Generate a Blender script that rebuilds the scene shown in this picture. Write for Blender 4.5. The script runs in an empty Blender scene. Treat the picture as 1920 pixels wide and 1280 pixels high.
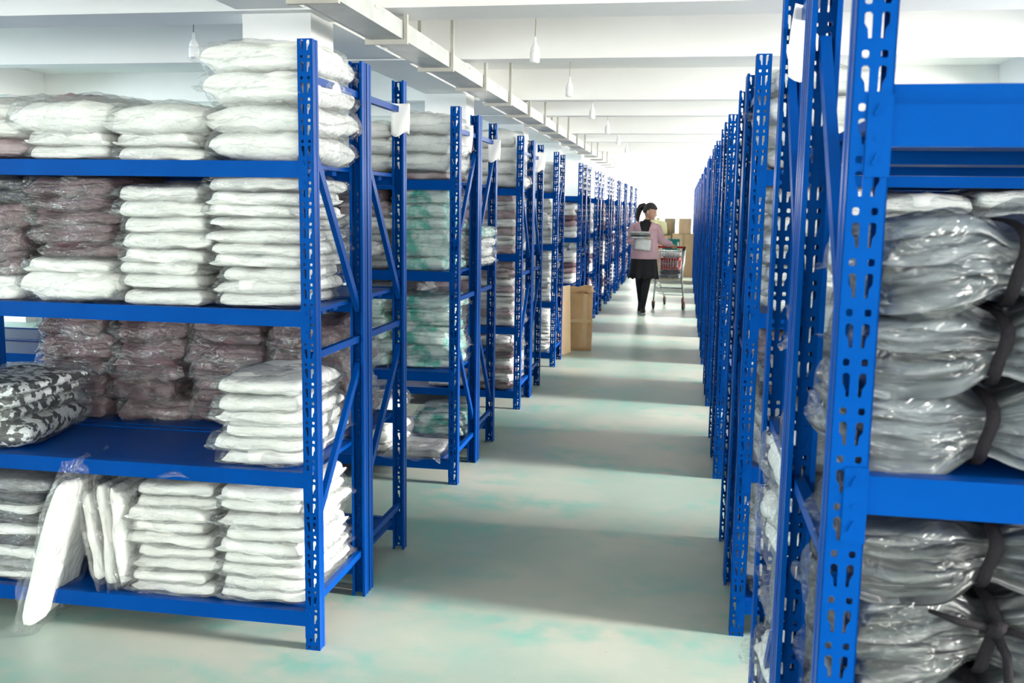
import bpy, bmesh, math, random
from mathutils import Vector, Matrix, noise
PI = math.pi
S = bpy.context.scene
C = S.collection
random.seed(7)

# ------------------------------------------------------------------ camera, world, lights, exposure
yaw, pitch, roll = 0.17300, 0.13800, -0.01500
CAMH = 1.493
cy, sy = math.cos(yaw), math.sin(yaw)
fw = Vector((-sy*math.cos(pitch), cy*math.cos(pitch), -math.sin(pitch)))
rt = Vector((cy, sy, 0)); dn = fw.cross(rt)
c_, s_ = math.cos(roll), math.sin(roll)
R_ = c_*rt + s_*dn; D_ = -s_*rt + c_*dn
cam = bpy.data.objects.new('camera', bpy.data.cameras.new('camera')); C.objects.link(cam)
M = Matrix((R_, -D_, -fw)).transposed().to_4x4(); M.translation = (0, 0, CAMH)
cam.matrix_world = M
cam.data.sensor_width = 36; cam.data.lens = 1814.744/1920*36; cam.data.clip_start = .05; cam.data.clip_end = 200
S.camera = cam
cam.data.dof.use_dof = True; cam.data.dof.focus_distance = 5.0; cam.data.dof.aperture_fstop = 9.0
S.view_settings.view_transform = 'Standard'; S.view_settings.look = 'None'
S.view_settings.gamma = 1; S.view_settings.use_curve_mapping = False
S.view_settings.exposure = 1.08

XW, XE, YS, YN, ZC = -12.0, 5.6, -5.0, 27.0, 3.05        # room extents
W = bpy.data.worlds.new('sky'); S.world = W; W.use_nodes = True
W.node_tree.nodes['Background'].inputs['Color'].default_value = (1, .97, .9, 1)
W.node_tree.nodes['Background'].inputs['Strength'].default_value = 3.2

def light(name, kind, loc, rot, energy, color, **kw):
    l = bpy.data.lights.new(name, kind); l.energy = energy; l.color = color
    for k, v in kw.items(): setattr(l, k, v)
    o = bpy.data.objects.new(name, l); C.objects.link(o); o.location = loc; o.rotation_euler = rot
    return o
# low soft sun coming through the ribbon of windows on the right
sd = Vector((-math.cos(math.radians(17)), +.055, -math.sin(math.radians(17))))
light('sun', 'SUN', (12, 8, 6), sd.to_track_quat('-Z', 'Y').to_euler(), 8.0, (1, .95, .88), angle=math.radians(11))
# daylight outside the windows: right ribbon, far wall, left ribbon, wall behind the camera
light('daylight_right', 'AREA', (XE+.5, 11, 2.0), (0, PI/2, 0), 1700, (1, .97, .92), shape='RECTANGLE', size=1.7, size_y=30)
light('daylight_far', 'AREA', (-2, YN+.5, 1.9), (-PI/2, 0, 0), 1000, (1, .97, .9), shape='RECTANGLE', size=17, size_y=1.9)
light('daylight_left', 'AREA', (XW-.5, 11, 2.0), (0, -PI/2, 0), 1250, (.55, .80, 1), shape='RECTANGLE', size=1.7, size_y=30)
light('daylight_near', 'AREA', (-2, YS-.5, 2.0), (PI/2, 0, 0), 200, (1, .98, .95), shape='RECTANGLE', size=14, size_y=1.7)

# ------------------------------------------------------------------ materials
def mat(name):
    m = bpy.data.materials.new(name); m.use_nodes = True
    nt = m.node_tree; b = nt.nodes['Principled BSDF']
    return m, nt, b
def simple(name, col, rough=.5, metal=0, bump=0, bscale=80, coat=0, spec=.5):
    m, nt, b = mat(name)
    b.inputs['Base Color'].default_value = (*col, 1); b.inputs['Roughness'].default_value = rough
    b.inputs['Metallic'].default_value = metal; b.inputs['Coat Weight'].default_value = coat
    b.inputs['Coat Roughness'].default_value = .12
    b.inputs['Specular IOR Level'].default_value = spec
    if bump:
        tc = nt.nodes.new('ShaderNodeTexCoord'); n = nt.nodes.new('ShaderNodeTexNoise'); n.inputs['Scale'].default_value = bscale
        n.inputs['Detail'].default_value = 4
        bp = nt.nodes.new('ShaderNodeBump'); bp.inputs['Strength'].default_value = bump; bp.inputs['Distance'].default_value = .01
        nt.links.new(tc.outputs['Object'], n.inputs['Vector']); nt.links.new(n.outputs['Fac'], bp.inputs['Height']); nt.links.new(bp.outputs['Normal'], b.inputs['Normal'])
    return m
def varied(name, c1, c2, scale, rough, bump=.1, lo=.4, hi=.6, coat=0, detail=6):
    m, nt, b = mat(name)
    tc = nt.nodes.new('ShaderNodeTexCoord'); n = nt.nodes.new('ShaderNodeTexNoise'); n.inputs['Scale'].default_value = scale; n.inputs['Detail'].default_value = detail
    r = nt.nodes.new('ShaderNodeValToRGB'); r.color_ramp.elements[0].position = lo; r.color_ramp.elements[1].position = hi
    r.color_ramp.elements[0].color = (*c1, 1); r.color_ramp.elements[1].color = (*c2, 1)
    nt.links.new(tc.outputs['Object'], n.inputs['Vector']); nt.links.new(n.outputs['Fac'], r.inputs['Fac']); nt.links.new(r.outputs['Color'], b.inputs['Base Color'])
    b.inputs['Roughness'].default_value = rough; b.inputs['Coat Weight'].default_value = coat; b.inputs['Coat Roughness'].default_value = .15
    if bump:
        bp = nt.nodes.new('ShaderNodeBump'); bp.inputs['Strength'].default_value = bump; bp.inputs['Distance'].default_value = .01
        nt.links.new(n.outputs['Fac'], bp.inputs['Height']); nt.links.new(bp.outputs['Normal'], b.inputs['Normal'])
    return m

BLUE = varied('blue_painted_steel', (.0003, .044, .235), (.0005, .051, .265), 3, .38, .02)
BLUE.node_tree.nodes['Principled BSDF'].inputs['Specular IOR Level'].default_value = .13; BLUE.node_tree.nodes['Principled BSDF'].inputs['Specular Tint'].default_value = (.10, .45, 1, 1)
WALL = varied('white_plaster', (.80, .80, .77), (.85, .85, .82), 1.2, .85, .05)
CEIL = varied('ceiling_white', (.80, .80, .76), (.84, .84, .80), .8, .9, .03)
TRAY = varied('galvanised_steel', (.36, .38, .36), (.43, .45, .42), 6, .45, .02)
BRKT = simple('bracket_steel', (.40, .39, .34), .5)
PIPE = simple('white_plastic_conduit', (.72, .73, .70), .35)
ALU = simple('window_frame_white', (.8, .8, .8), .4)
CORD = simple('cord', (.35, .25, .15), .6); CORDW = simple('dark_cord', (.1, .1, .1), .6)
SOCK = simple('lamp_socket_white', (.85, .85, .84), .3)
PAPER = simple('white_paper', (.88, .88, .86), .7, bump=.1, bscale=20)
CARTON = varied('kraft_carton', (.42, .25, .11), (.50, .31, .15), 5, .6, .05)
CARTONL = varied('pale_carton', (.60, .42, .24), (.66, .48, .28), 5, .7, .05)  # beige board, lightened further to paint in the far end's bleaching daylight
TAPE = simple('packing_tape', (.50, .34, .18), .15, coat=.5)
BLACKSTRAP = simple('black_elastic', (.012, .011, .014), .75, bump=.3, bscale=200, spec=.1)
CHROME = simple('chrome_wire', (.62, .64, .64), .25, .85)
REDP = simple('red_plastic', (.45, .02, .02), .35)
TEALP = simple('teal_plastic', (.01, .22, .20), .4)
YELP = simple('washed_out_yellow_plastic', (.70, .68, .36), .5)  # yellow lightened so the colour itself carries the overexposing far daylight
RUBBER = simple('dark_rubber', (.03, .03, .03), .6)
SKIN = simple('skin', (.62, .36, .25), .5)
HAIR = simple('dark_hair', (.012, .010, .010), .4, bump=.4, bscale=120)
PINK = simple('pink_knit', (.62, .40, .44), .9, bump=.4, bscale=150)
BLACKF = simple('black_fabric', (.010, .010, .012), .85, bump=.3, bscale=120)
SHOE = simple('black_shoe', (.015, .015, .018), .5); SOLE = simple('pale_sole', (.6, .6, .6), .6)

def glass_mat():
    m, nt, b = mat('window_glass')
    nt.nodes.remove(b); out = nt.nodes['Material Output']
    t = nt.nodes.new('ShaderNodeBsdfTransparent'); g = nt.nodes.new('ShaderNodeBsdfGlossy'); g.inputs['Roughness'].default_value = .02
    mx = nt.nodes.new('ShaderNodeMixShader'); mx.inputs[0].default_value = .06
    nt.links.new(t.outputs[0], mx.inputs[1]); nt.links.new(g.outputs[0], mx.inputs[2]); nt.links.new(mx.outputs[0], out.inputs[0])
    return m
GLASS = glass_mat()

def film_mat(name, haze=.045, gloss=.07, tint=(.85, .88, .87), ks=1.0):
    m, nt, b = mat(name); nt.nodes.remove(b); out = nt.nodes['Material Output']; L = nt.links.new
    tc = nt.nodes.new('ShaderNodeTexCoord')
    mp = nt.nodes.new('ShaderNodeMapping'); mp.inputs['Scale'].default_value = (1, 1.4, 2.2); L(tc.outputs['Object'], mp.inputs['Vector'])
    n1 = nt.nodes.new('ShaderNodeTexNoise'); n1.inputs['Scale'].default_value = 16*ks; n1.inputs['Detail'].default_value = 3; n1.inputs['Distortion'].default_value = 1.2
    v = nt.nodes.new('ShaderNodeTexVoronoi'); v.feature = 'DISTANCE_TO_EDGE'; v.inputs['Scale'].default_value = 22*ks
    ad = nt.nodes.new('ShaderNodeMath'); ad.operation = 'MULTIPLY_ADD'; ad.inputs[1].default_value = .35
    L(mp.outputs[0], n1.inputs['Vector']); L(mp.outputs[0], v.inputs['Vector'])
    L(v.outputs['Distance'], ad.inputs[0]); L(n1.outputs['Fac'], ad.inputs[2])
    bp = nt.nodes.new('ShaderNodeBump'); bp.inputs['Strength'].default_value = 1.0; bp.inputs['Distance'].default_value = .022/ks
    L(ad.outputs[0], bp.inputs['Height'])
    t = nt.nodes.new('ShaderNodeBsdfTransparent'); t.inputs['Color'].default_value = (.97, .98, .98, 1)
    d = nt.nodes.new('ShaderNodeBsdfDiffuse'); d.inputs['Color'].default_value = (*tint, 1)
    g = nt.nodes.new('ShaderNodeBsdfGlossy'); g.inputs['Roughness'].default_value = .17; L(bp.outputs[0], g.inputs['Normal']); L(bp.outputs[0], d.inputs['Normal'])
    lw = nt.nodes.new('ShaderNodeLayerWeight'); lw.inputs['Blend'].default_value = .25; L(bp.outputs[0], lw.inputs['Normal'])
    m1 = nt.nodes.new('ShaderNodeMixShader'); m1.inputs[0].default_value = haze; L(t.outputs[0], m1.inputs[1]); L(d.outputs[0], m1.inputs[2])
    ma = nt.nodes.new('ShaderNodeMath'); ma.operation = 'MULTIPLY_ADD'; ma.inputs[1].default_value = .42; ma.inputs[2].default_value = gloss*.5; ma.use_clamp = True
    L(lw.outputs['Facing'], ma.inputs[0])
    m2 = nt.nodes.new('ShaderNodeMixShader'); L(ma.outputs[0], m2.inputs[0]); L(m1.outputs[0], m2.inputs[1]); L(g.outputs[0], m2.inputs[2])
    L(m2.outputs[0], out.inputs[0])
    return m
FILM = film_mat('clear_plastic_film')
FILMG = film_mat('smoky_plastic_film', .07, .05, (.42, .47, .52), .45)

def cloth(name, c1, c2, scale=9, lo=.42, hi=.6, coat=.25):
    m = varied(name, c1, c2, scale, .75 if coat < .5 else .4, .8, lo, hi, coat=coat, detail=3)
    return m
GAR = {
 'white': cloth('white_garment', (.69, .70, .68), (.77, .78, .76)),
 'grey': cloth('grey_garment', (.18, .185, .20), (.30, .31, .32)),
 'pale': cloth('pale_grey_garment', (.48, .48, .47), (.66, .66, .65)),
 'mauve': cloth('mauve_garment', (.065, .030, .042), (.135, .075, .095)),
 'dusty': cloth('dusty_mauve_garment', (.24, .16, .175), (.40, .31, .33)),
 'dark': cloth('dark_garment', (.02, .02, .025), (.06, .06, .07)),
 'teal': cloth('teal_garment', (.05, .42, .33), (.62, .74, .70), 11, .38, .56),
 'zebra': cloth('black_white_garment', (.03, .035, .04), (.72, .76, .78), 26, .49, .53),
 'slate': cloth('slate_garment', (.06, .072, .085), (.17, .195, .22), 7, coat=.6),
 'ink': cloth('dark_slate_garment', (.012, .014, .018), (.05, .058, .07), 7, coat=.6),
}
def floor_mat():
    m, nt, b = mat('painted_floor'); L = nt.links.new
    tc = nt.nodes.new('ShaderNodeTexCoord')
    def nz(s, d, vec=None):
        n = nt.nodes.new('ShaderNodeTexNoise'); n.inputs['Scale'].default_value = s; n.inputs['Detail'].default_value = d
        L(vec or tc.outputs['Object'], n.inputs['Vector']); return n.outputs['Fac']
    def ramp(f, lo, hi, a=(0, 0, 0), b2=(1, 1, 1)):
        r = nt.nodes.new('ShaderNodeValToRGB'); r.color_ramp.elements[0].position = lo; r.color_ramp.elements[1].position = hi
        r.color_ramp.elements[0].color = (*a, 1); r.color_ramp.elements[1].color = (*b2, 1); L(f, r.inputs['Fac']); return r.outputs['Color']
    mp = nt.nodes.new('ShaderNodeMapping'); mp.inputs['Scale'].default_value = (1, 2.2, 1); L(tc.outputs['Object'], mp.inputs['Vector'])
    base = ramp(nz(1.1, 5), .38, .62, (.262, .338, .295), (.40, .41, .352))
    teal = ramp(nz(1.3, 8, mp.outputs[0]), .46, .60)
    teal2 = ramp(nz(9, 8), .35, .75)
    mu = nt.nodes.new('ShaderNodeMath'); mu.operation = 'MULTIPLY'; L(teal, mu.inputs[0]); L(teal2, mu.inputs[1])
    mx = nt.nodes.new('ShaderNodeMix'); mx.data_type = 'RGBA'; L(mu.outputs[0], mx.inputs[0]); L(base, mx.inputs[6]); mx.inputs[7].default_value = (.14, .36, .31, 1)
    sp = ramp(nz(60, 2), .70, .76)
    mx2 = nt.nodes.new('ShaderNodeMix'); mx2.data_type = 'RGBA'; mu2 = nt.nodes.new('ShaderNodeMath'); mu2.operation = 'MULTIPLY'; mu2.inputs[1].default_value = .35
    L(sp, mu2.inputs[0]); L(mu2.outputs[0], mx2.inputs[0]); L(mx.outputs[2], mx2.inputs[6]); mx2.inputs[7].default_value = (.16, .15, .12, 1)
    L(mx2.outputs[2], b.inputs['Base Color'])
    b.inputs['Roughness'].default_value = .42; b.inputs['Specular IOR Level'].default_value = .45
    bp = nt.nodes.new('ShaderNodeBump'); bp.inputs['Strength'].default_value = .12; bp.inputs['Distance'].default_value = .004
    L(nz(30, 5), bp.inputs['Height']); L(bp.outputs[0], b.inputs['Normal'])
    return m
FLOOR = floor_mat()

# ------------------------------------------------------------------ mesh helpers
class MB:
    def __init__(s): s.v = []; s.f = []
    def add(s, vs, fs):
        k = len(s.v); s.v += [tuple(v) for v in vs]; s.f += [tuple(i+k for i in f) for f in fs]; return s
    def box(s, x0, x1, y0, y1, z0, z1):
        return s.add([(x, y, z) for z in (z0, z1) for y in (y0, y1) for x in (x0, x1)],
                     [(0, 2, 3, 1), (4, 5, 7, 6), (0, 1, 5, 4), (2, 6, 7, 3), (0, 4, 6, 2), (1, 3, 7, 5)])
    def bar(s, a, b, w, h, up=(0, 0, 1)):
        a, b = Vector(a), Vector(b); d = (b-a).normalized(); r = d.cross(Vector(up))
        if r.length < 1e-4: r = d.cross(Vector((1, 0, 0)))
        r.normalize(); u = r.cross(d)
        vs = [p + r*i*w/2 + u*j*h/2 for p in (a, b) for i, j in ((-1, -1), (1, -1), (1, 1), (-1, 1))]
        return s.add(vs, [(0, 1, 2, 3), (7, 6, 5, 4), (0, 4, 5, 1), (1, 5, 6, 2), (2, 6, 7, 3), (3, 7, 4, 0)])
    def tube(s, pts, r, n=8, cap=True):
        pts = [Vector(p) for p in pts]; rs = r if isinstance(r, (list, tuple)) else [r]*len(pts)
        vs = []; ref = None
        for i, p in enumerate(pts):
            d = (pts[min(i+1, len(pts)-1)] - pts[max(i-1, 0)]).normalized()
            if ref is None: ref = d.orthogonal().normalized()
            ref = (ref - d*ref.dot(d)); ref = ref.normalized() if ref.length > 1e-5 else d.orthogonal().normalized()
            b = d.cross(ref)
            vs += [p + (ref*math.cos(t) + b*math.sin(t))*rs[i] for t in [2*PI*k/n for k in range(n)]]
        fs = [(i*n+k, i*n+(k+1) % n, (i+1)*n+(k+1) % n, (i+1)*n+k) for i in range(len(pts)-1) for k in range(n)]
        if cap: fs += [tuple(range(n))[::-1], tuple(range((len(pts)-1)*n, len(pts)*n))]
        return s.add(vs, fs)
    def lathe(s, prof, n=20, c=(0, 0, 0)):
        vs = [(c[0]+r*math.cos(2*PI*k/n), c[1]+r*math.sin(2*PI*k/n), c[2]+z) for r, z in prof for k in range(n)]
        fs = [(i*n+k, i*n+(k+1) % n, (i+1)*n+(k+1) % n, (i+1)*n+k) for i in range(len(prof)-1) for k in range(n)]
        fs += [tuple(range(n))[::-1], tuple(range((len(prof)-1)*n, len(prof)*n))]
        return s.add(vs, fs)
    def mesh(s, name, m, smooth=False):
        me = bpy.data.meshes.new(name); me.from_pydata(s.v, [], s.f); me.update()
        for mm in (m if isinstance(m, (list, tuple)) else [m]): me.materials.append(mm)
        if smooth:
            me.polygons.foreach_set('use_smooth', [True]*len(me.polygons))
        return me
def obj(name, me, parent=None, loc=(0, 0, 0), rz=0):
    o = bpy.data.objects.new(name, me); C.objects.link(o); o.location = loc; o.rotation_euler = (0, 0, rz)
    if parent: o.parent = parent
    return o
def ob(name, mb, m, parent=None, smooth=False, loc=(0, 0, 0)):
    return obj(name, mb.mesh(name, m, smooth), parent, loc)
def tag(o, label, cat=None, group=None, kind=None):
    if label: o['label'] = label
    if cat: o['category'] = cat
    if group: o['group'] = group
    if kind: o['kind'] = kind
    return o
def thing(name, label, cat, loc=(0, 0, 0), rz=0, group=None):
    return tag(obj(name, None, None, loc, rz), label, cat, group)
def struct(name, mb, m, parent=None):
    o = ob(name, mb, m, parent)
    if not parent: o['kind'] = 'structure'
    return o
def bevel(o, w=.003, seg=2):
    b = o.modifiers.new('bevel', 'BEVEL'); b.width = w; b.segments = seg; b.limit_method = 'ANGLE'
    return o

# ------------------------------------------------------------------ room
struct('floor', MB().box(XW-.2, XE+.2, YS-.2, YN+.2, -.1, 0), FLOOR)
struct('ceiling', MB().box(XW-.2, XE+.2, YS-.2, YN+.2, ZC, ZC+.15), CEIL)
ZB = 2.70
# cross beams and long beams
COLY = [1.3, 6.1, 10.62, 14.55, 18.65, 22.75]
CROSS = [(-2.6, .3), (-.6, .3), (1.3, .4), (3.7, .3), (6.0, .42), (8.12, .2), (11.2, .2), (13.1, .2), (16.2, .2), (18.2, .2), (21.2, .2), (23.2, .2), (25.2, .2)]
n = 0
for y, w in CROSS:
    n += 1; struct('trim_%d' % n, MB().box(XW, XE, y, y+w, ZB+(.001*n), ZC), CEIL)
for x0 in (-2.87, -8.4, 3.2):
    n += 1; struct('trim_%d' % n, MB().box(x0, x0+.46, YS, YN, ZB+.0155, ZC), CEIL)
for x0 in (-2.87, -8.4):
    for y in COLY[1:]:
        n += 1; struct('trim_%d' % n, MB().box(x0-.004, x0+.464, y, y+.405, 0, ZB+.03), WALL)

def wall_with_windows(name, axis, c, a0, a1, z0, z1, spans, thick=.2, sgn=1):
    """wall along axis ('x' or 'y') at coordinate c, windows at spans"""
    mb = MB()
    def bx(p, q, u, v):
        lo, hi = (c, c+thick*sgn) if sgn > 0 else (c-thick, c)
        mb.box(p, q, lo, hi, u, v) if axis == 'x' else mb.box(lo, hi, p, q, u, v)
    bx(a0, a1, 0, z0); bx(a0, a1, z1, ZC)
    p = a0
    for s, e in spans: bx(p, s, z0, z1); p = e
    bx(p, a1, z0, z1)
    struct(name, mb, WALL)
wn = [0]
def window(axis, c, s, e, z0, z1, mull=2):
    wn[0] += 1
    w = tag(obj('window_%d' % wn[0], None), None, kind='structure')
    fr = MB(); gl = MB(); t = .05
    def bx(m_, p, q, u, v, th):
        m_.box(p, q, c-th/2, c+th/2, u, v) if axis == 'x' else m_.box(c-th/2, c+th/2, p, q, u, v)
    bx(fr, s, s+t, z0, z1, .07); bx(fr, e-t, e, z0, z1, .07); bx(fr, s+t, e-t, z0, z0+t, .07); bx(fr, s+t, e-t, z1-t, z1, .07)
    for k in range(1, mull): q = s+(e-s)*k/mull; bx(fr, q-.025, q+.025, z0+t, z1-t, .06)
    bx(gl, s+t, e-t, z0+t, z1-t, .006)
    ob('window_frame', fr, ALU, w); ob('window_pane', gl, GLASS, w)
sp = [(-4.6, -2.5)]+[(2.1+4.1*k, 5.7+4.1*k) for k in range(-1, 6)]
wall_with_windows('wall_right', 'y', XE, YS, YN, .95, 2.68, sp)
for s, e in sp: window('y', XE+.1, s, e, .95, 2.68, 3)
wall_with_windows('wall_left', 'y', XW, YS, YN, .95, 2.68, sp, sgn=-1)
for s, e in sp: window('y', XW-.1, s, e, .95, 2.68, 3)
spx = [(-11.4, -8.6), (-8.0, -3.2), (-2.6, 3.0), (3.5, 5.2)]
wall_with_windows('wall_back', 'x', YN, XW, XE, .75, 2.66, spx)
for s, e in spx: window('x', YN+.1, s, e, .75, 2.66, 3)
spx = [(-11, -6), (-5, 0), (.8, 5)]
wall_with_windows('wall_front', 'x', YS, XW, XE, .9, 2.66, spx, sgn=-1)
for s, e in spx: window('x', YS-.1, s, e, .9, 2.66, 3)

# ------------------------------------------------------------------ shelving racks
XL, XR = -1.154, .212
PITCH = .0645; PW = .05; PD = .046; H = 2.0; BAY = 1.93; DEP = .515
def post_mesh():
    from mathutils.geometry import delaunay_2d_cdt
    w = PW
    def rrect(cx, cz, a, b):
        k = .3
        return [(cx-a, cz-b*k*2), (cx-a, cz+b*k*2), (cx-a*.5, cz+b), (cx+a*.5, cz+b), (cx+a, cz+b*k*2), (cx+a, cz-b*k*2), (cx+a*.5, cz-b), (cx-a*.5, cz-b)]
    holes = []
    for sx in (-1, 1):
        cx = w/2 + sx*.0115
        holes.append(rrect(cx, .010, .0042, .0048))
        # keyhole slot: wide above and outside, narrow below and inside
        pts = [(.001, -.014), (.005, -.014), (.0062, -.003), (.0105, .004), (.0105, .015), (.008, .0175), (.0035, .0175), (.001, .014)]
        q = [(w/2 + sx*(.0045+px), .043+pz) for px, pz in pts]
        holes.append(q if sx > 0 else q[::-1])
    vs = [(0, 0), (w, 0), (w, PITCH), (0, PITCH)]; fs = [[0, 1, 2, 3]]; es = []
    for h in holes:
        k = len(vs); vs += h; es += [(k+i, k+(i+1) % len(h)) for i in range(len(h))]
    es += [(0, 1), (1, 2), (2, 3), (3, 0)]
    V, E, F, *_ = delaunay_2d_cdt([Vector(v) for v in vs], es, [], 0, 1e-7)
    def inside(p, poly):
        c = False; j = len(poly)-1
        for i in range(len(poly)):
            if (poly[i][1] > p[1]) != (poly[j][1] > p[1]) and p[0] < (poly[j][0]-poly[i][0])*(p[1]-poly[i][1])/(poly[j][1]-poly[i][1])+poly[i][0]: c = not c
            j = i
        return c
    tris = []
    for f in F:
        g = sum((V[i] for i in f), Vector((0, 0)))/len(f)
        if not any(inside(g, h) for h in holes): tris.append(list(f))
    T = .002
    mb = MB(); nrow = int(H/PITCH)
    base = H - nrow*PITCH
    for r in range(nrow):
        z = base + r*PITCH
        mb.add([(v[0], 0, z+v[1]) for v in V], tris)
        mb.add([(v[0], T, z+v[1]) for v in V], [t[::-1] for t in tris])
        for h in holes:
            k = len(h); mb.add([(p[0], 0, z+p[1]) for p in h]+[(p[0], T, z+p[1]) for p in h], [(i, (i+1) % k, k+(i+1) % k, k+i) for i in range(k)])
    mb.box(0, w, 0, T, 0, base)
    # side flanges with a shallow rolled rib and inward lips
    for sx in (0, 1):
        X = lambda a: a if sx == 0 else w-a
        prof = [(0, 0), (0, .012), (.0015, .015), (.0015, .030), (0, .033), (0, PD), (.009, PD), (.009, PD-.002), (.002, PD-.002), (.002, .033), (.0035, .030), (.0035, .015), (.002, .012), (.002, 0)]
        k = len(prof)
        vs2 = [(X(a), b, z) for z in (0, H) for a, b in prof]
        mb.add(vs2, [(i, (i+1) % k, k+(i+1) % k, k+i) for i in range(k)] + [tuple(range(k, 2*k)), tuple(range(k))[::-1]])
    return mb.mesh('post', BLUE)
POST = post_mesh()
LEVELS = [.133, .613, 1.150, 1.627]
BH = .052
def beam_mesh(L, rim=False):
    mb = MB(); mb.box(0, L, 0, .03, -BH, 0)
    if rim: mb.box(0, L, .012, .03, 0, .026)
    return mb.mesh('shelf_beam', BLUE)
def conn_mesh():
    # bracket that hooks over the post face: plate on the face, plate on the flank
    mb = MB()
    mb.box(0, .030, -.0025, 0, -.09, .012)      # wraps the face of the post
    mb.box(-.0005, .0025, -.0025, .034, -.09, .012)
    for z in (-.008, -.069): mb.bar((.021, -.004, z-.006), (.015, -.004, z+.008), .004, .003, (0, 1, 0))
    mb.tube([(.016, -.0035, -.042), (.016, -.001, -.042)], .0045, 10)
    return mb
def deck_mesh(L, D):
    mb = MB(); mb.box(0, L, 0, D, -.018, -.004)
    for k in range(1, 4):  # pressed stiffening channels underneath
        y = D*k/4; mb.box(.02, L-.02, y-.02, y+.02, -.034, -.0185)
    return mb.mesh('shelf_deck', BLUE)
L0 = BAY-PW
BEAM = beam_mesh(L0); BEAMR = beam_mesh(L0, True); DECK = deck_mesh(L0, DEP-.062)
CONN_R = conn_mesh(); 
CR = MB(); CR.v = [(-x, y, z) for x, y, z in CONN_R.v]; CR.f = [f[::-1] for f in CONN_R.f]
CONN_R = CONN_R.mesh('beam_connector', BLUE); CONN_L = CR.mesh('beam_connector', BLUE)
def brace_mesh(dy, z0, z1, w=.024):
    mb = MB(); mb.bar((0, 0, z0), (0, dy, z1), .020, w, (0, 0, 1)) if abs(z1-z0) < .01 else mb.bar((0, 0, z0), (0, dy, z1), .018, w*1.25, (0, 0, 1))
    return mb.mesh('brace', BLUE)
IN = .012
BR_H = brace_mesh(DEP-2*IN-.004, 0, 0)
BR_D = {}
def rack(x_end, y0, side, nb, label, group, flip=0, rim=(), conn=True, ends=None, half='A'):
    """single row of nb bays. side -1: runs to -x from x_end; +1 runs to +x.  Row spans y0..y0+DEP"""
    r = thing('shelving_rack', label, 'rack', (x_end, y0, 0), 0, group)
    P = lambda nm, me, x, y, z, rz=0: obj(nm, me, r, (x, y, z), rz)
    for i in range(nb+1):
        x = side*BAY*i - (PW if side < 0 else 0)       # left edge of the post
        P('post', POST, x, 0, 0); P('post', POST, x+PW, DEP, 0, PI)
        if i == 0 or ends == 'all':
            xc = x+PW/2
            for z in (.17 if half == 'A' else .20, 1.0, 1.883): P('brace', BR_H, xc, IN+.002, z)
            for (za, zb) in ((1.70, 1.11), (.42, .90)) if not flip else ((1.25, 1.78), (.82, .27)):
                key = (za, zb)
                if key not in BR_D: BR_D[key] = brace_mesh(DEP-.06, za, zb)
                P('brace', BR_D[key], xc, .03, 0)
    for i in range(nb):
        x = -BAY*(i+1) if side < 0 else side*BAY*i+PW
        for li, z in enumerate(LEVELS):
            b = P('shelf_beam', BEAMR if li in rim else BEAM, x, .004, z)
            b2 = P('shelf_beam', BEAM, x+L0, DEP-.004, z, PI)
            P('shelf_deck', DECK, x, .034-.003, z+(.0 if li not in rim else .0))
            if conn:
                obj('beam_connector', CONN_L, b, (.0, -.0045, 0)); obj('beam_connector', CONN_R, b, (L0, -.0045, 0))
                if i == 0: obj('beam_connector', CONN_L, b2, (.0, -.0045, 0)); obj('beam_connector', CONN_R, b2, (L0, -.0045, 0))
    return r
ORDN = ['nearest', 'second', 'third', 'fourth', 'fifth', 'sixth', 'seventh', 'eighth', 'ninth', 'tenth', 'eleventh', 'twelfth']
LY = [2.935, 4.949, 6.974, 8.964, 11.1, 13.15, 15.2, 17.25, 19.3, 21.4, 23.5]
RY = [1.295+2.05*k for k in range(12)]
OFF_B = DEP+.012
LEFT, RIGHT = [], []
for k, y in enumerate(LY):
    nb = 3 if k < 3 else (2 if k < 6 else 1)
    rack(XL, y, -1, nb, 'blue perforated steel rack, %s on the left of the aisle, side facing us' % ORDN[k], 'blue racks left of the aisle', flip=k % 2)
    if k != 3: rack(XL, y+OFF_B, -1, nb, 'blue perforated steel rack, back to back behind the %s one left of the aisle' % ORDN[k], 'blue racks left of the aisle', flip=k % 2, half='B')
for k, y in enumerate(RY):
    nb = 2 if k < 3 else 1
    XR_ = XR-.012 if k == 0 else XR
    rack(XR_, y, 1, nb, 'blue perforated steel rack, %s on the right of the aisle, side facing us' % ORDN[k], 'blue racks right of the aisle', flip=(k == 0), rim=(3,) if k == 0 else ())
    rack(XR_, y+OFF_B, 1, nb, 'blue perforated steel rack, back to back behind the %s one right of the aisle' % ORDN[k], 'blue racks right of the aisle', flip=(k == 0), half='B')

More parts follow.
